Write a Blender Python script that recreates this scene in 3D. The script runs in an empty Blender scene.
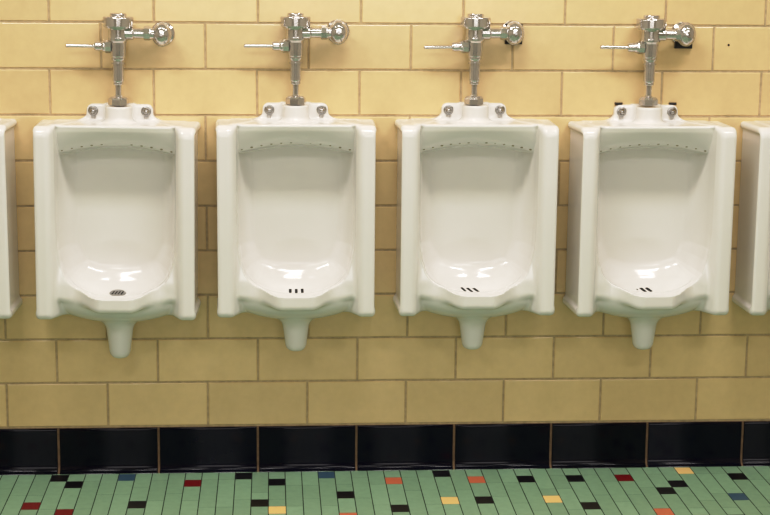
import bpy, bmesh, math, random
import numpy as np
from mathutils import Vector, Matrix

random.seed(7)
C = bpy.context.scene.collection
T = 0.3048                 # one wall tile, centre to centre
U = T / 6                  # one floor tile column
PI = math.pi

# ------------------------------------------------------------------ materials
def new_mat(name):
    m = bpy.data.materials.new(name); m.use_nodes = True
    nt = m.node_tree
    return m, nt, nt.nodes['Principled BSDF']

def lin(r, g, b):
    f = lambda c: (c / 255 / 12.92) if c / 255 <= .04045 else ((c / 255 + .055) / 1.055) ** 2.4
    return (f(r), f(g), f(b), 1)

def simple(name, col, rough=.4, metal=0, noise=None):
    m, nt, b = new_mat(name)
    b.inputs['Base Color'].default_value = col
    b.inputs['Roughness'].default_value = rough
    b.inputs['Metallic'].default_value = metal
    if noise:
        scale, amt = noise
        tc = nt.nodes.new('ShaderNodeTexCoord'); n = nt.nodes.new('ShaderNodeTexNoise')
        n.inputs['Scale'].default_value = scale; n.inputs['Detail'].default_value = 4
        nt.links.new(tc.outputs['Object'], n.inputs['Vector'])
        mr = nt.nodes.new('ShaderNodeMapRange'); mr.inputs['To Min'].default_value = 1 - amt; mr.inputs['To Max'].default_value = 1 + amt
        mr.inputs['From Min'].default_value = .3; mr.inputs['From Max'].default_value = .7
        nt.links.new(n.outputs['Fac'], mr.inputs['Value'])
        vm = nt.nodes.new('ShaderNodeVectorMath'); vm.operation = 'SCALE'
        vm.inputs[0].default_value = col[:3]
        nt.links.new(mr.outputs['Result'], vm.inputs['Scale'])
        nt.links.new(vm.outputs['Vector'], b.inputs['Base Color'])
    return m

def tile_mat(name, col, rough, amt, nscale, namt, bump=0.0, spec=.5):
    """glazed tile: every tile carries its own tint in the 'tint' attribute, mottled by noise"""
    m, nt, b = new_mat(name)
    at = nt.nodes.new('ShaderNodeAttribute'); at.attribute_name = 'tint'
    tc = nt.nodes.new('ShaderNodeTexCoord'); n = nt.nodes.new('ShaderNodeTexNoise')
    n.inputs['Scale'].default_value = nscale; n.inputs['Detail'].default_value = 6; n.inputs['Roughness'].default_value = .6
    nt.links.new(tc.outputs['Object'], n.inputs['Vector'])
    m1 = nt.nodes.new('ShaderNodeMath'); m1.operation = 'MULTIPLY_ADD'
    m1.inputs[1].default_value = 2 * amt; m1.inputs[2].default_value = 1 - amt
    nt.links.new(at.outputs['Fac'], m1.inputs[0])
    mr = nt.nodes.new('ShaderNodeMapRange'); mr.inputs['From Min'].default_value = .3; mr.inputs['From Max'].default_value = .7
    mr.inputs['To Min'].default_value = 1 - namt; mr.inputs['To Max'].default_value = 1 + namt
    nt.links.new(n.outputs['Fac'], mr.inputs['Value'])
    mm = nt.nodes.new('ShaderNodeMath'); mm.operation = 'MULTIPLY'
    nt.links.new(m1.outputs[0], mm.inputs[0]); nt.links.new(mr.outputs['Result'], mm.inputs[1])
    vm = nt.nodes.new('ShaderNodeVectorMath'); vm.operation = 'SCALE'; vm.inputs[0].default_value = col[:3]
    nt.links.new(mm.outputs[0], vm.inputs['Scale']); nt.links.new(vm.outputs['Vector'], b.inputs['Base Color'])
    b.inputs['Roughness'].default_value = rough
    b.inputs['Specular IOR Level'].default_value = spec
    if bump:
        n2 = nt.nodes.new('ShaderNodeTexNoise'); n2.inputs['Scale'].default_value = 14; n2.inputs['Detail'].default_value = 2
        nt.links.new(tc.outputs['Object'], n2.inputs['Vector'])
        bp = nt.nodes.new('ShaderNodeBump'); bp.inputs['Strength'].default_value = bump; bp.inputs['Distance'].default_value = .004
        nt.links.new(n2.outputs['Fac'], bp.inputs['Height']); nt.links.new(bp.outputs['Normal'], b.inputs['Normal'])
    return m

M_TILE = tile_mat('glazed_buff_tile', lin(222, 196, 150), .2, .045, 30, .035, .12)
M_MORTAR = simple('wall_mortar', lin(184, 164, 132), .9, noise=(60, .15))
M_BASE = tile_mat('black_cove_tile', lin(7, 7, 24), .14, .3, 40, .1, .05, .22)
M_BASEJ = simple('base_mortar', lin(120, 98, 76), .9, noise=(60, .2))
M_GREEN = tile_mat('green_floor_tile', lin(140, 172, 144), .32, .08, 45, .07, 0)
M_BLACK = simple('black_floor_tile', lin(22, 20, 24), .35)
M_RED = simple('dark_red_floor_tile', lin(120, 22, 28), .35)
M_SALMON = simple('salmon_floor_tile', lin(202, 118, 88), .35)
M_CREAM = simple('cream_floor_tile', lin(244, 208, 140), .35)
M_BLUE = simple('slate_blue_floor_tile', lin(64, 92, 112), .35)
M_FJOINT = simple('floor_mortar', lin(52, 62, 50), .9, noise=(60, .2))
M_CERAMIC = simple('white_vitreous_china', lin(231, 228, 223), .13, noise=(9, .012))
M_CHROME = simple('chrome', (.62, .60, .585, 1), .10, .82)
M_DCHROME = simple('worn_chrome', (.46, .455, .45, 1), .2, 1)
M_STEEL = simple('dull_steel', (.40, .395, .39, 1), .3, 1)
M_DARK = simple('dark_opening', (.006, .006, .007, 1), .6)
M_RUBBER = simple('black_rubber', (.012, .011, .011, 1), .5)
M_STAIN = simple('stained_flush_hole', lin(138, 130, 104), .5)
M_PAINT = simple('painted_plaster', lin(214, 206, 186), .8, noise=(5, .03))
M_BUFF = simple('buff_wall', lin(190, 178, 158), .45, noise=(5, .04))

# ------------------------------------------------------------------ mesh helpers
def link(name, me, parent=None, **props):
    o = bpy.data.objects.new(name, me); C.objects.link(o)
    if parent: o.parent = parent
    for k, v in props.items(): o[k] = v
    return o

def mesh_from(name, verts, faces, mats, midx=None, smooth=False, tint=None):
    me = bpy.data.meshes.new(name); me.from_pydata(verts, [], faces)
    for m in mats: me.materials.append(m)
    if midx is not None: me.polygons.foreach_set('material_index', midx)
    if smooth: me.polygons.foreach_set('use_smooth', [True] * len(me.polygons))
    if tint is not None:
        a = me.attributes.new('tint', 'FLOAT', 'FACE'); a.data.foreach_set('value', tint)
    me.update()
    return me

class MB:
    """collects pieces into one mesh"""
    def __init__(s): s.v, s.f, s.m, s.t, s.sm = [], [], [], [], []
    def add(s, vs, fs, mi=0, tint=.5, sm=False):
        o = len(s.v); s.v += [tuple(v) for v in vs]
        for f in fs:
            s.f.append(tuple(i + o for i in f)); s.m.append(mi); s.t.append(tint); s.sm.append(sm)
    def build(s, name, mats):
        me = mesh_from(name, s.v, s.f, mats, s.m, tint=s.t)
        me.polygons.foreach_set('use_smooth', s.sm)
        return me
    def lathe(s, prof, seg=32, mat=Matrix(), mi=0, hexy=False):
        """prof: (radius, height) from one end to the other, about +Z, then transformed"""
        vs, fs = [], []
        full = [prof[0]]
        for (r0, h0), (r1, h1) in zip(prof, prof[1:]):           # holding loops keep long turned faces straight
            L = math.hypot(r1 - r0, h1 - h0)
            if L > .004:
                for t in (.0007 / L, 1 - .0007 / L): full.append((r0 + (r1 - r0) * t, h0 + (h1 - h0) * t))
            full.append((r1, h1))
        prof = full
        for r, h in prof:
            for k in range(seg):
                a = 2 * PI * k / seg
                vs.append(mat @ Vector((r * math.cos(a), r * math.sin(a), h)))
        n = len(prof)
        for i in range(n - 1):
            for k in range(seg):
                a, b = i * seg + k, i * seg + (k + 1) % seg
                fs.append((a, b, b + seg, a + seg))
        fs.append(tuple(range(seg))[::-1]); fs.append(tuple((n - 1) * seg + k for k in range(seg)))
        s.add(vs, fs, mi, .5, not hexy)

def finish(me, angle=40):
    """sharp edges above an angle so that turned metal parts keep crisp shoulders"""
    bm = bmesh.new(); bm.from_mesh(me); bmesh.ops.recalc_face_normals(bm, faces=bm.faces)
    for e in bm.edges:
        if len(e.link_faces) == 2 and e.calc_face_angle(0) > math.radians(angle): e.smooth = False
    bm.to_mesh(me); bm.free()
    return me

def lathe_mesh(name, prof, mat, xf=Matrix(), seg=32, hexy=False):
    b = MB(); b.lathe(prof, seg, xf, 0, hexy)
    return finish(b.build(name, [mat]))

AX = {'x': Matrix.Rotation(PI / 2, 4, 'Y'), '-x': Matrix.Rotation(-PI / 2, 4, 'Y'),
      '-y': Matrix.Rotation(PI / 2, 4, 'X'), 'z': Matrix()}

def tile_block(b, x0, x1, z0, z1, yf, bev, mi, tint, to=None):
    """one tile front: face at y=yf with a rounded border falling back by bev"""
    to = to or (lambda p: p)
    h = bev * .45
    o = [(x0, yf + bev, z0), (x1, yf + bev, z0), (x1, yf + bev, z1), (x0, yf + bev, z1)]
    m_ = [(x0 + h, yf + h * .6, z0 + h), (x1 - h, yf + h * .6, z0 + h), (x1 - h, yf + h * .6, z1 - h), (x0 + h, yf + h * .6, z1 - h)]
    i = [(x0 + bev, yf, z0 + bev), (x1 - bev, yf, z0 + bev), (x1 - bev, yf, z1 - bev), (x0 + bev, yf, z1 - bev)]
    fs = [(8, 9, 10, 11)]
    for k in range(4):
        l = (k + 1) % 4
        fs += [(k, l, l + 4, k + 4), (k + 4, l + 4, l + 8, k + 8)]
    b.add([to(p) for p in o + m_ + i], fs, mi, tint)

# ------------------------------------------------------------------ the room
ROW = T * 0.4475
ZT = 1.3713                 # mortar line above the valve row
XL, XR, YF, ZC = -2.6, 3.3, -6.2, 2.75
BASE_Z = .143
FZ = -.0035                 # finished floor level

wb = MB()
gap = .0058
row_shift = {-1: .006, 0: .005, 1: .002, 2: .001, 8: -.001, 9: -.002}
n0 = 9                      # rows below ZT down to the base
for r in range(-10, n0):
    zt = ZT - r * ROW; zb = zt - ROW
    if r == n0 - 1: zb = BASE_Z + FZ + .001
    odd = (r % 2 == 0)      # the row just under ZT is shifted by half a tile
    sh = row_shift.get(r + 1, 0) + random.uniform(-.001, .001)
    k = math.floor(XL / T) - 1
    while k * T < XR:
        x0 = (k + (.5 if odd else 0)) * T + sh
        a, c = max(x0, XL), min(x0 + T, XR)
        if c - a > .02 and zb < ZC:
            tile_block(wb, a + gap / 2, c - gap / 2, zb + gap / 2, min(zt, ZC) - gap / 2, -.0035 + random.uniform(-.0004, .0004), .0023, 0, random.random())
        k += 1
wb.add([(XL, -.0014, FZ), (XR, -.0014, FZ), (XR, -.0014, ZC), (XL, -.0014, ZC)], [(0, 1, 2, 3)], 1)
wall = link('wall_back', wb.build('wall_back', [M_TILE, M_MORTAR]), kind='structure')
ah = link('anchor_hole', lathe_mesh('anchor_hole', [(.0033, 0), (.0033, .0012)], M_RUBBER, Matrix.Translation((1.4192, -.0030, 1.3151)) @ AX['-y'], 12), wall)

# cove base, black glazed, each tile with a curved toe
bb = MB()
prof = [(-.004, BASE_Z - .003), (-.0065, BASE_Z - .006), (-.0072, BASE_Z - .012), (-.0075, .085), (-.0078, .040), (-.0085, .024), (-.0100, .016), (-.0128, .0095), (-.0170, .0050), (-.0225, .0028), (-.0250, .0)]
k = math.floor(XL / T)
jw = .0062
while k * T < XR:
    x0, x1 = max(k * T - .0015, XL) + jw / 2, min((k + 1) * T - .0015, XR) - jw / 2
    k += 1
    if x1 - x0 < .02: continue
    xs = [x0, x0 + .0012, x0 + .003, x1 - .003, x1 - .0012, x1]
    dy = [.004, .001, 0, 0, .001, .004]
    j = random.uniform(-.0006, .0006)
    vs = [(x, min(y + d + j, .004), z) for (y, z) in prof for x, d in zip(xs, dy)]
    n = len(xs)
    fs = [(i * n + q, (i + 1) * n + q, (i + 1) * n + q + 1, i * n + q + 1) for i in range(len(prof) - 1) for q in range(n - 1)]
    bb.add(vs, fs, 0, random.random(), True)
jp = [(0, BASE_Z + .001)] + [(y + .0028, z - .001) for y, z in prof[1:]]
bb.add([(x, y, z) for (y, z) in jp for x in (XL, XR)], [(2 * i, 2 * i + 2, 2 * i + 3, 2 * i + 1) for i in range(len(jp) - 1)], 1, .5)
link('baseboard_back', bb.build('baseboard_back', [M_BASE, M_BASEJ]), kind='structure').location.z = FZ

# floor: narrow columns of glazed tile running away from the wall, with scattered coloured pieces
V_ = U * 1.24
Y0 = -.59 * U
accents = {(-12, 0): 'k', (-11, 1): 'k', (-13, 4): 'r', (-11, 5): 'r', (-8, 0): 'b', (-7, 4): 'k', (-4, 1): 'r', (-1, 0): 'k', (0, 4): 'k',
           (1, 1): 'k', (1, 5): 'c', (4, 0): 'b', (5, 3): 'k', (5, 6): 's', (8, 1): 's', (8, 5): 'k', (11, 0): 'k', (11, 4): 'c', (13, 1): 's',
           (13, 4): 'k', (16, 1): 'k', (17, 4): 'c', (19, 1): 'k', (19, 5): 'k', (22, 1): 'r', (26, 0): 'c', (25, 2): 'k', (24, 3): 'k',
           (29, 1): 'k', (28, 4): 'b', (23, 6): 's'}
MI = {'g': 0, 'k': 1, 'r': 2, 's': 3, 'c': 4, 'b': 5}
fb = MB()
rnd = random.Random(3)
jmin = 0
NROW = 96
for i in range(math.ceil(XL / U), math.floor(XR / U)):
    x0 = (i - .3906) * U; x1 = x0 + U
    cells = []
    for j in range(-1, NROW):
        inpic = (-15 < i < 33) and j < 7
        c = accents.get((i, j)) or ('g' if inpic or rnd.random() > .11 else rnd.choice('kkkkrscb'))
        cells.append(c)
    j = 0
    while j < len(cells):
        L = 1
        if cells[j] == 'g':
            mx = rnd.choice((2, 3, 3, 4))
            while j + L < len(cells) and cells[j + L] == 'g' and L < mx: L += 1
        ya = Y0 - (j - 1) * V_; yb = Y0 - (j - 1 + L) * V_
        if yb < YF: break
        ya = min(ya, 0)
        acc = cells[j] != 'g'
        gx = .0014 if not acc else .0006
        gy = .0004
        g = [(x0 + gx, ya - gy, 0), (x0 + gx, yb + gy, 0), (x1 - gx, yb + gy, 0), (x1 - gx, ya - gy, 0)]
        fb.add(g, [(0, 1, 2, 3)], MI[cells[j]], rnd.random())
        j += L
fb.add([(XL, 0, -.0015), (XL, YF, -.0015), (XR, YF, -.0015), (XR, 0, -.0015)], [(0, 1, 2, 3)], 6)
link('floor', fb.build('floor', [M_GREEN, M_BLACK, M_RED, M_SALMON, M_CREAM, M_BLUE, M_FJOINT]), kind='structure').location.z = FZ

def slab(name, vs):
    vs = [(x, y, z if z else FZ) for x, y, z in vs]
    link(name, mesh_from(name, vs, [(0, 1, 2, 3)], [M_PAINT if name == 'ceiling' else M_BUFF]), kind='structure')
slab('ceiling', [(XL, 0, ZC), (XR, 0, ZC), (XR, YF, ZC), (XL, YF, ZC)])
slab('wall_left', [(XL, 0, 0), (XL, 0, ZC), (XL, YF, ZC), (XL, YF, 0)])
slab('wall_right', [(XR, 0, 0), (XR, YF, 0), (XR, YF, ZC), (XR, 0, ZC)])
slab('wall_front', [(XL, YF, 0), (XL, YF, ZC), (XR, YF, ZC), (XR, YF, 0)])

# ------------------------------------------------------------------ the urinal body as an implicit solid
def smin(a, b, k):
    h = np.clip(.5 + .5 * (b - a) / k, 0, 1)
    return b * (1 - h) + a * h - k * h * (1 - h)
def smax(a, b, k): return -smin(-a, -b, k)

def rbox(x, y, z, c, h, r):
    qx, qy, qz = np.abs(x - c[0]) - h[0] + r, np.abs(y - c[1]) - h[1] + r, np.abs(z - c[2]) - h[2] + r
    return np.sqrt(np.maximum(qx, 0) ** 2 + np.maximum(qy, 0) ** 2 + np.maximum(qz, 0) ** 2) + np.minimum(np.maximum(qx, np.maximum(qy, qz)), 0) - r

RX = np.array([0, .03, .050, .061, .075, .088, .10, .115, .128, .140, .150, .162, .169, .171, .172, .172])
RZ = np.array([.5935, .594, .5955, .5968, .5995, .6051, .6106, .6155, .6236, .634, .648, .685, .722, .765, .82, 1.2])
def u_inside(ax, z):
    """distance inside the U outline of the opening (|x|, z)"""
    d = np.full(np.broadcast(ax, z).shape, 9.0)
    for i in range(len(RX) - 1):
        x0, z0, x1, z1 = RX[i], RZ[i], RX[i + 1], RZ[i + 1]
        t = np.clip(((ax - x0) * (x1 - x0) + (z - z0) * (z1 - z0)) / ((x1 - x0) ** 2 + (z1 - z0) ** 2), 0, 1)
        d = np.minimum(d, (ax - x0 - t * (x1 - x0)) ** 2 + (z - z0 - t * (z1 - z0)) ** 2)
    d = np.sqrt(d)
    zr = np.interp(ax, RX[:15], RZ[:15])
    ins = (ax < .172) & (z > zr)
    return np.where(ins, d, -d)

def arc(ax): return 1.025 - .025 * (ax / .172) ** 2

def body_sdf(x, y, z):
    ax = np.abs(x)
    # --- side shields: profile in (y, z), rounded; outer face recessed behind a border
    yc, yh, zc, zh = -.1, .1, .8055, .2825
    qy, qz = -(y) - .2, np.abs(z - zc) - zh
    r = np.where(z > zc, .032, .018)
    ex, ez = qy + r, qz + r
    prof = np.sqrt(np.maximum(ex, 0) ** 2 + np.maximum(ez, 0) ** 2) + np.minimum(np.maximum(ex, ez), 0) - r
    prof = np.maximum(prof, y - .0)
    inner = .186 - .09 * np.clip((y + .2) / .2, 0, 1)         # thickens towards the wall
    tap = .006 * np.clip((y + .2) / .2, 0, 1)             # outer face splays towards the wall
    thick = np.maximum(ax - .232 - tap, inner - ax)
    k = .015
    shield = smax(prof, thick, k)
    rec = rbox(ax - tap, y, z, (.250, -.085, .8085), (.0275, .107, .262), .012)
    shield = smax(shield, -rec, .006)
    # --- main block with rim lip
    tt = np.clip((ax - .041) / .088, 0, 1)
    bul = .060 * (1 - tt * tt * (3 - 2 * tt))
    low = np.clip((.70 - z) / .09, 0, 1); low = low * low * (3 - 2 * low)
    up = np.clip((.668 - z) / .065, 0, 1); up = up * up * (3 - 2 * up)
    yfront = -.163 - .012 * low - bul * up
    zbot = .5735 - .024 * bul / .060
    block = np.maximum(ax - .19, y)
    block = smax(block, z - 1.088, .012)
    block = smax(block, (yfront - y) * .93, .016)
    block = smax(block, zbot - z, .018)
    # --- underside and outlet
    el = np.sqrt((ax / .205) ** 2 + ((y + .085) / .115) ** 2 + ((z - .577) / .080) ** 2)
    under = (el - 1) * .075
    under = np.maximum(under, y)
    t = np.clip((z - .405) / .10, 0, 1)
    rad = .030 + .013 * t
    dxy = np.sqrt(ax ** 2 + (y + .085) ** 2)
    trap = smax(dxy - rad, .398 - z, .022)
    trap = np.maximum(trap, z - .57)
    # --- mounting plate with two lugs, and the inlet boss between them
    pw = .098 + .030 * np.clip((1.112 - z) / .03, 0, 1) ** 2
    plate = smax(ax - pw, z - 1.138, .022)
    plate = smax(plate, -.026 - y, .010)
    plate = np.maximum(np.maximum(plate, y), 1.04 - z)
    slot = rbox(ax, y, z, (.0775, -.026, 1.104), (.006, .006, .013), .003)
    plate = smax(plate, -slot, .003)
    br = .039 + .02 * np.clip((1.105 - z) / .04, 0, 1) ** 2
    boss = smax(np.sqrt(ax ** 2 + (y + .052) ** 2) - br, z - 1.1355, .006)
    boss = np.maximum(boss, 1.05 - z)
    boss = np.minimum(boss, np.maximum(np.maximum(ax - .037, -.052 - y), np.maximum(z - 1.1355, np.maximum(y, 1.05 - z))))
    d = smin(block, under, .012)
    d = smin(d, trap, .026)
    d = smin(d, shield, .010)
    d = smin(d, plate, .018)
    d = smin(d, boss, .016)
    # --- the opening
    e = u_inside(ax, z)
    w = .050 + .03 * np.clip((.72 - z) / .12, 0, 1)
    q = np.clip(e / w, -1, 1)
    q = np.where(q > 0, np.sqrt(np.maximum(1 - (1 - q) ** 2, 0)), q * 8)
    yedge = yfront - .005
    yb = yedge + (-.034 - yedge) * q - np.clip(-e, 0, 1) * 1.5
    za = arc(ax)
    th = (z - za) / (1.078 - za)
    yh_ = -.108 - .046 * np.clip(th, 0, 3) ** .6
    hood = np.where(z > za, yh_, .02 - 0 * z)
    hood = np.where((z <= za) & (z > za - .014), -.108 + (za - z) / .014 * .07, hood)
    yb = smin(yb, hood, .010)
    cav = (y - yb) * .62
    basin = (np.sqrt((ax / .150) ** 2 + ((y + .127) / .095) ** 2 + ((z - .668) / .0895) ** 2) - 1) * .08
    cav = smin(cav, basin, .022)
    # nothing is carved above the lip
    cav = smax(cav, z - 1.080, .006)
    d = smax(d, -cav, .013)
    return np.maximum(d, y - .001)

def surface_nets(h=.0034):
    lo = np.array([-.245, -.27, .385]); hi = np.array([.245, .012, 1.150])
    n = np.ceil((hi - lo) / h).astype(int) + 1
    gx, gy, gz = [lo[i] + h * np.arange(n[i]) for i in range(3)]
    d = body_sdf(gx[:, None, None], gy[None, :, None], gz[None, None, :]).astype(np.float64)
    d = np.broadcast_to(d, n).copy()
    s = d < 0
    acc = np.zeros(tuple(n - 1) + (3,)); cnt = np.zeros(tuple(n - 1))
    idx = np.indices(tuple(n - 1)).astype(float)
    def sl(a, o): return a[o[0]:n[0] - 1 + o[0], o[1]:n[1] - 1 + o[1], o[2]:n[2] - 1 + o[2]]
    for ax in range(3):
        oth = [a for a in range(3) if a != ax]
        for b0 in (0, 1):
            for b1 in (0, 1):
                o = [0, 0, 0]; o[oth[0]] = b0; o[oth[1]] = b1
                o2 = list(o); o2[ax] = 1
                a_, b_ = sl(d, o), sl(d, o2)
                cr = (a_ < 0) != (b_ < 0)
                t = np.where(cr, a_ / np.where(cr, a_ - b_, 1), 0)
                for c in range(3):
                    acc[..., c] += np.where(cr, (idx[c] + o[c] + (t if c == ax else 0)), 0)
                cnt += cr
    act = cnt > 0
    ids = -np.ones(act.shape, int); ids[act] = np.arange(act.sum())
    V = acc[act] / cnt[act][:, None] * h + lo
    quads = []
    for ax in range(3):
        o1, o2 = [(1, 2), (2, 0), (0, 1)][ax]
        sa = [slice(1, n[a] - 1) for a in range(3)]; sb = list(sa)
        sa[ax] = slice(0, n[ax] - 1); sb[ax] = slice(1, n[ax])
        A, B = s[tuple(sa)], s[tuple(sb)]
        loc = np.argwhere(A != B)
        flip = A[tuple(loc.T)]
        loc = loc + 1; loc[:, ax] -= 1
        q = []
        for u, v in ((-1, -1), (0, -1), (0, 0), (-1, 0)):
            p = loc.copy(); p[:, o1] += u; p[:, o2] += v
            q.append(ids[tuple(p.T)])
        q = np.stack(q, 1)
        q[~flip] = q[~flip][:, ::-1]
        quads.append(q)
    Q = np.concatenate(quads)
    # settle vertices on the surface, then take the gradient as the normal
    def grad(P, e):
        x, y, z = P.T
        return np.stack([body_sdf(x + e, y, z) - body_sdf(x - e, y, z), body_sdf(x, y + e, z) - body_sdf(x, y - e, z), body_sdf(x, y, z + e) - body_sdf(x, y, z - e)], 1) / (2 * e)
    for _ in range(2):
        g = grad(V, .0008); dv = body_sdf(*V.T)
        st = dv[:, None] * g / np.maximum((g * g).sum(1), .2)[:, None]
        ln = np.linalg.norm(st, axis=1, keepdims=True)
        V = V - st * np.minimum(1, h * .5 / np.maximum(ln, 1e-9))
    nb = np.zeros_like(V); ct = np.zeros(len(V))          # light smoothing of the net
    for a, b in ((0, 1), (1, 2), (2, 3), (3, 0)):
        np.add.at(nb, Q[:, a], V[Q[:, b]]); np.add.at(nb, Q[:, b], V[Q[:, a]])
        np.add.at(ct, Q[:, a], 1); np.add.at(ct, Q[:, b], 1)
    V = V * .5 + .5 * nb / ct[:, None]
    N = grad(V, .0022); N /= np.maximum(np.linalg.norm(N, axis=1, keepdims=True), 1e-9)
    return V, Q, N

BV, BQ, BN = surface_nets()
cx, cy, cz = BV[BQ].mean(1).T
region = np.zeros(len(BQ), int)                                   # 0 bowl
region[(cz > 1.0925)] = 2                                          # mounting plate
region[(cz < .4975)] = 3                                           # outlet
region[(np.abs(cx) > .178) & (cz < 1.0925)] = 1                    # shields, both sides
region[(region == 1) & (cx > 0)] = 4
region[(cz > .4) & (cz < .575) & (np.abs(cx) < .178) & (np.abs(cx) > .168) & (cy > -.22) & (region == 0) & (cz < .535)] = 0
ZO = .4975
def region_mesh(name, rid):
    q = BQ[region == rid]; used, inv = np.unique(q, return_inverse=True)
    off = np.array((0, 0, ZO)) if rid == 3 else np.zeros(3)
    me = mesh_from(name, (BV[used] - off).tolist(), inv.reshape(q.shape).tolist(), [M_CERAMIC], smooth=True)
    me.normals_split_custom_set_from_vertices(BN[used].tolist())
    return me
PARTS = [('bowl', region_mesh('bowl', 0)), ('side_shield', region_mesh('side_shield', 1)), ('side_shield', region_mesh('side_shield', 4)),
         ('mounting_plate', region_mesh('mounting_plate', 2)), ('drain_outlet', region_mesh('drain_outlet', 3))]

def on_surface(x, y, z, axis=1, rng=.1):
    """walk along an axis onto the china"""
    ts = np.linspace(0, rng, 400)
    P = [np.full(400, x), np.full(400, y), np.full(400, z)]
    P[axis] = P[axis] + (ts if axis == 1 else -ts)
    d = body_sdf(*P); i = int(np.argmax(d < 0))
    p = np.array([P[0][i], P[1][i], P[2][i]]); e = .002
    g = np.array([body_sdf(*[np.array(p[k] + (e if k == a else 0)) for k in range(3)]) - body_sdf(*[np.array(p[k] - (e if k == a else 0)) for k in range(3)]) for a in range(3)])
    return Vector(p), Vector(g).normalized()

# bolt: nut, rounded stem end and washer
def bolt_meshes():
    b = MB(); b.lathe([(.0128, 0), (.0128, .0012), (.0112, .0022)], 24, AX['-y'])
    w = finish(b.build('washer', [M_STEEL]))
    b = MB(); b.lathe([(.0098, .002), (.0098, .007), (.0088, .0085)], 6, AX['-y'], 0, True)
    b.lathe([(.0060, .0085), (.0058, .0125), (.0040, .0148), (.0001, .0155)], 16, AX['-y'])
    return w, finish(b.build('mounting_bolt', [M_DCHROME]))
WASHER, BOLT = bolt_meshes()

def capsule_disc(name, L, W, mat, t=.0010):
    vs, n = [], 20
    for k in range(n):
        a = 2 * PI * k / n
        x, y = W * math.cos(a), W * math.sin(a) + (L - W) * (1 if math.sin(a) >= 0 else -1)
        vs.append((x, y))
    V = [(x, y, -.001) for x, y in vs] + [(x, y, t) for x, y in vs]
    F = [tuple(range(n, 2 * n))] + [(k, (k + 1) % n, n + (k + 1) % n, n + k) for k in range(n)]
    return mesh_from(name, V, F, [mat])
SLOT = capsule_disc('drain_slot', .0185, .0042, M_DARK)
HOLE_MESH = capsule_disc('flush_hole', .0034, .0026, M_STAIN, .0008)
THIN = capsule_disc('drain_slot', .0085, .0016, M_DARK)

def orient(p, n, up=Vector((0, 0, 1)), roll=0):
    n = n.normalized(); x = up.cross(n).normalized(); y = n.cross(x)
    m = Matrix((x, y, n)).transposed().to_4x4()
    m = Matrix.Translation(p) @ m @ Matrix.Rotation(roll, 4, 'Z')
    return m

def make_urinal(x, dz, label, slots='none', holes=0, tilt=0, outlet=1.0, clips=False, yaw=0, group='row of white urinals'):
    root = bpy.data.objects.new('urinal', None); C.objects.link(root)
    root.empty_display_size = .1
    base = Vector((x, 0, .40 + dz)); root.location = base; root.rotation_euler = (0, tilt, yaw)
    root['label'] = label; root['category'] = 'urinal'; root['group'] = group
    off = Vector((0, 0, -.40))
    def put(name, me, m=Matrix()):
        o = link(name, me, root); o.matrix_local = Matrix.Translation(off) @ m; return o
    for nm, me in PARTS:
        if nm == 'drain_outlet':
            put(nm, me, Matrix.Translation((0, 0, ZO)) @ Matrix.Diagonal((1, 1, outlet, 1)))
        else: put(nm, me)
    for sx in (-1, 1):
        bo = put('mounting_bolt', BOLT, Matrix.Translation((sx * .0775, -.0258, 1.1185)) @ Matrix.Scale(1.18, 4))
        wa = link('washer', WASHER, bo)
        if clips:
            b = MB(); tile_block(b, -.010, .010, 0, .006, -.012, .002, 0, .5)
            b.add([(-.011, 0, 0), (.011, 0, 0), (.011, 0, .007), (-.011, 0, .007), (-.011, -.010, 0), (.011, -.010, 0), (.011, -.010, .007), (-.011, -.010, .007)],
                  [(0, 4, 5, 1), (3, 2, 6, 7), (0, 3, 7, 4), (1, 5, 6, 2)])
            put('hanger_clip', finish(b.build('hanger_clip', [M_RUBBER])), Matrix.Translation((sx * .083, -.002, 1.1375)))
    for k in range(holes):
        hx = -.158 + .316 * k / (holes - 1)
        p, n = on_surface(hx, -.12, float(arc(abs(hx))) + .0068)
        put('flush_hole', HOLE_MESH, orient(p, n) @ Matrix.Rotation(PI / 2, 4, 'Z') @ Matrix.Scale(random.uniform(.8, 1.2), 4))
    if slots == 'three':
        for k in (-1, 0, 1):
            p, n = on_surface(k * .018 + .001, -.0985, .66, 2)
            put('drain_slot', SLOT, orient(p, n, Vector((0, 1, 0))))
    elif slots == 'slanted':
        for k, L in ((-1, .7), (0, 1.1), (1, 1.1)):
            p, n = on_surface(k * .019 - .012, -.0985, .66, 2)
            put('drain_slot', SLOT, orient(p, n, Vector((0, 1, 0)), roll=.5) @ Matrix.Diagonal((1, L, 1, 1)))
    elif slots == 'two':
        for k, L in ((-1, .35), (0, .85), (1, .75)):
            p, n = on_surface(k * .018 - .008, -.0945, .66, 2)
            put('drain_slot', SLOT if k > -1 else THIN, orient(p, n, Vector((0, 1, 0)), roll=.45) @ Matrix.Diagonal((1.2, L, 1, 1)))
    elif slots == 'grille':
        p, n = on_surface(-.004, -.097, .66, 2)
        m = orient(p, n, Vector((0, 1, 0)))
        g = put('drain_strainer', lathe_mesh('drain_strainer', [(.025, -.002), (.025, .0012), (.021, .0024), (.0001, .0030)], M_STEEL, seg=28), m)
        for k in range(4):
            s_ = link('drain_slot', THIN, g); s_.matrix_local = Matrix.Translation(((k - 1.5) * .0088, 0, .0022)) @ Matrix.Rotation(-.3, 4, 'Z') @ Matrix.Scale(1.1, 4)
    return root

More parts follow.
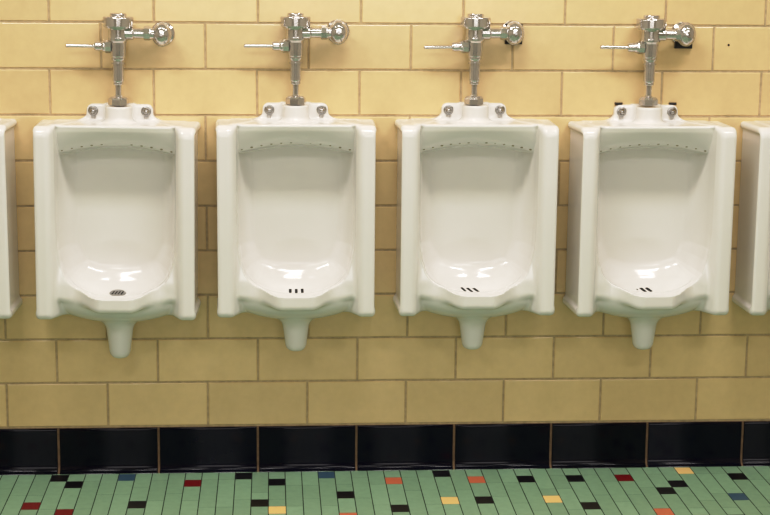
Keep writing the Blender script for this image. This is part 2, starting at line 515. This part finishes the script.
XU = [-.9430, -.4095, .1148, .6490, 1.1715, 1.7030]
make_urinal(XU[0], 0, 'white urinal cut off by the left edge, only its right side shield in view', group='')
make_urinal(XU[1], -.005, 'white urinal with a small grey drain grille in the bowl, under the leftmost flush valve', 'grille', 12, math.radians(.55), 1.13, False, math.radians(-.8))
make_urinal(XU[2], 0, 'white urinal with three upright black drain slots and an evenly dotted flush rim', 'three', 12)
make_urinal(XU[3], .001, 'white urinal with three slanted black drain slots, third whole urinal from the left', 'slanted', 13)
make_urinal(XU[4], -.003, 'white urinal with black clips behind its two top lugs and two small drain dots', 'two', 12, 0, 1.0, True, math.radians(1.6))
make_urinal(XU[5], -.003, 'white urinal cut off by the right edge, only its left side shield in view', group='')
for o in C.objects:
    if o.name.startswith('urinal') and o.get('group') == '': o['group'] = 'row of white urinals'

# ------------------------------------------------------------------ flush valves
VY = -.056
def mk(name, fn, mat, ang=40):
    b = MB(); fn(b); return finish(b.build(name, [mat]), ang)
def f_cap(b):
    b.lathe([(.0430, 1.3640), (.0444, 1.3660), (.0444, 1.3890), (.0438, 1.3915), (.0420, 1.3930), (.0300, 1.3940), (.0255, 1.3945), (.0240, 1.3958), (.0240, 1.4000), (.0230, 1.4022), (.0200, 1.4032), (.0001, 1.4038)], 40)
def f_body(b):
    b.lathe([(.0385, 1.3600), (.0400, 1.3640), (.0400, 1.3650)], 40)
    b.lathe([(.0165, 1.2700), (.0215, 1.2790), (.0225, 1.2960), (.0235, 1.3180), (.0285, 1.3250), (.0290, 1.3300), (.0275, 1.3330), (.0275, 1.3560), (.0300, 1.3610), (.0385, 1.3630)], 40)
def f_supply(b):
    m = Matrix.Translation((0, 0, 1.3460)) @ AX['x']
    b.lathe([(.0195, .020), (.0195, .042), (.0175, .045), (.0150, .046), (.0150, .074), (.0185, .076), (.0185, .094), (.0165, .097), (.0155, .106)], 32, m)
def f_nut(b):
    m = Matrix.Translation((0, 0, 1.3465)) @ AX['x']
    b.lathe([(.0190, .074), (.0205, .077), (.0205, .090), (.0190, .093)], 8, m, 0, True)
def f_vac(b):
    b.lathe([(.0150, 1.2040), (.0165, 1.2075), (.0165, 1.2650), (.0190, 1.2680), (.0200, 1.2720), (.0200, 1.2770), (.0180, 1.2800)], 32)
    b.lathe([(.0195, 1.2560), (.0195, 1.2600)], 32)
def f_tail(b):
    b.lathe([(.0088, 1.1500), (.0095, 1.1950), (.0135, 1.1955), (.0148, 1.1975), (.0148, 1.2030), (.0130, 1.2060)], 32)
def f_spud(b):
    b.lathe([(.0270, 1.1362), (.0300, 1.1380), (.0300, 1.1530), (.0270, 1.1570)], 8, Matrix.Rotation(.2, 4, 'Z'), 0, True)
    b.lathe([(.0265, 1.1560), (.0225, 1.1600), (.0120, 1.1620), (.0090, 1.1660)], 32)
def f_hsock(b):
    m = Matrix.Translation((0, 0, 1.3065)) @ AX['-x']
    b.lathe([(.0190, .020), (.0190, .036), (.0170, .039)], 8, m, 0, True)
    b.lathe([(.0165, .038), (.0165, .042), (.0135, .048), (.0130, .064), (.0110, .068)], 24, m)
def f_grip(b):
    m = Matrix.Translation((0, 0, 1.3065)) @ AX['-x']
    b.lathe([(.0050, .064), (.0051, .090), (.0056, .146), (.0054, .1495), (.0036, .1512), (.0001, .152)], 20, m)
def f_stop(b):
    m = Matrix.Translation((.1265, 0, 1.3475)) @ Matrix.Diagonal((1, 1, 1.24, 1)) @ AX['-y']
    pr = [(.0150, -.030)]
    for k in range(13):
        a = -PI * .36 + (PI * .80) * k / 12
        pr.append((.0275 * math.cos(a), .0275 * math.sin(a)))
    pr += [(.0100, .0268), (.0098, .0300), (.0080, .0315), (.0001, .0322)]
    b.lathe(pr, 36, m)
    b.lathe([(.0278, -.006), (.0288, -.004), (.0288, .002), (.0278, .004)], 36, m)
def f_flange(b):
    m = Matrix.Translation((.1265, -VY - .002, 1.3475)) @ AX['-y']
    b.lathe([(.0345, 0), (.0352, .002), (.0335, .006), (.0250, .012), (.0165, .015), (.0160, .045)], 36, m)
def f_screw(b):
    m = Matrix.Translation((.1265, -.0315, 1.3475)) @ AX['-y']
    b.lathe([(.0052, 0), (.0052, .003), (.004, .004)], 6, m, 0, True)

VALVE = [('control_valve_body', f_body), ('valve_cap', f_cap), ('supply_pipe', f_supply), ('pipe_coupling', f_nut), ('vacuum_breaker_tube', f_vac), ('flush_tube', f_tail), ('spud_nut', f_spud)]
VMESH = {n: mk(n, f, M_CHROME) for n, f in VALVE}
VMESH['handle_socket'] = mk('handle_socket', f_hsock, M_CHROME)
VMESH['handle_grip'] = mk('handle_grip', f_grip, M_CHROME)
VMESH['control_stop'] = mk('control_stop', f_stop, M_CHROME)
VMESH['wall_flange'] = mk('wall_flange', f_flange, M_CHROME)
VMESH['stop_screw'] = mk('stop_screw', f_screw, M_DCHROME)

def make_valve(x, dz, label, dstop=0, zstop=0, droop=0, gasket=None, tilt=0):
    root = bpy.data.objects.new('flush_valve', None); C.objects.link(root)
    root.empty_display_size = .05
    root.location = (x, VY, 1.1345 + dz); root.rotation_euler = (0, tilt, 0)
    root['label'] = label; root['category'] = 'flush valve'; root['group'] = 'chrome flush valves'
    off = Vector((0, 0, -1.1345))
    for n, f in VALVE:
        o = link(n, VMESH[n], root); o.location = off
    p = Vector((0, 0, 1.3065))
    rot = Matrix.Translation(off + p) @ Matrix.Rotation(droop, 4, 'Y') @ Matrix.Translation(-p)
    hs = link('handle', VMESH['handle_socket'], root); hs.matrix_local = rot
    link('handle_grip', VMESH['handle_grip'], hs)
    st = link('control_stop', VMESH['control_stop'], root); st.location = off + Vector((dstop, 0, zstop))
    link('stop_screw', VMESH['stop_screw'], st)
    fl = link('wall_flange', VMESH['wall_flange'], root); fl.location = off + Vector((dstop, 0, zstop))
    if gasket:
        gx, gz, w, h = gasket
        b = MB(); tile_block(b, -w, w, -h, h, -.010, .003, 0, .5)
        b.add([(-w, .006, -h), (w, .006, -h), (w, .006, h), (-w, .006, h), (-w, -.007, -h), (w, -.007, -h), (w, -.007, h), (-w, -.007, h)], [(0, 4, 5, 1), (3, 2, 6, 7), (0, 3, 7, 4), (1, 5, 6, 2), (0, 1, 2, 3)])
        g = link('rubber_gasket', finish(b.build('rubber_gasket', [M_RUBBER])), root); g['label'] = 'black rubber gasket against the tiles'
        g.location = off + Vector((.1265 + dstop + gx, -VY - .0095, 1.3475 + zstop + gz))
    return root

make_valve(-.4035, -.0025, 'chrome flush valve with lever handle above the urinal with the grey drain grille', -.0005, -.003, 0, None, math.radians(.9))
make_valve(.1148, .0015, 'chrome flush valve with level lever, above the urinal with three upright drain slots', -.001, 0, 0)
make_valve(.6440, .003, 'chrome flush valve with drooping lever and black gasket showing around its ball stop', -.010, -.001, -math.radians(1.2), (.004, -.005, .0255, .030))
make_valve(1.1685, .002, 'chrome flush valve with thick black gasket hanging below its ball stop, rightmost valve', -.020, -.001, -math.radians(-.5), (.004, -.020, .026, .024))

# ------------------------------------------------------------------ light
def area(name, loc, sx, sy, power, col, rot=(0, 0, 0)):
    l = bpy.data.lights.new(name, 'AREA'); l.shape = 'RECTANGLE'; l.size = sx; l.size_y = sy
    l.energy = power; l.color = col
    o = bpy.data.objects.new(name, l); C.objects.link(o); o.location = loc; o.rotation_euler = rot
    return o
WARM = (1, .945, .93)
for lx in (-1.0, .3, 1.6):
    area('ceiling_lamp', (lx, -1.05, ZC - .02), .75, .28, 18, WARM)
for lx in (-1.0, 1.6):
    area('ceiling_lamp', (lx, -3.0, ZC - .02), 1.2, .45, 19, WARM)
area('front_fill', (.35, YF + .04, 1.75), 3.2, 1.2, 46, (1, .95, .95), (PI / 2, 0, 0))  # added fill light behind the camera, aimed at the back wall
w = bpy.data.worlds.new('world'); w.use_nodes = True; bpy.context.scene.world = w
w.node_tree.nodes['Background'].inputs[0].default_value = (.8, .8, .78, 1)
w.node_tree.nodes['Background'].inputs[1].default_value = .3

# ------------------------------------------------------------------ camera
cam = bpy.data.cameras.new('camera'); co = bpy.data.objects.new('camera', cam); C.objects.link(co)
co.location = (.04198577, -4.97656633, 1.61326737)
co.rotation_euler = tuple(math.radians(a) for a in (79.24584138, -.53952465, -3.86790646))
cam.sensor_fit = 'HORIZONTAL'; cam.sensor_width = 36; cam.lens = 1666.5 / 770 * 36
sc = bpy.context.scene; sc.camera = co
sc.view_settings.view_transform = 'Standard'
sc.view_settings.look = 'None'
sc.view_settings.exposure = -.08
sc.view_settings.use_curve_mapping = True
cm = sc.view_settings.curve_mapping
cv = cm.curves[3]
cv.points[0].location = (0, 0); cv.points[1].location = (1, .97)
for p_ in ((.08, .062), (.32, .335), (.62, .71)): cv.points.new(*p_)
cm.update()
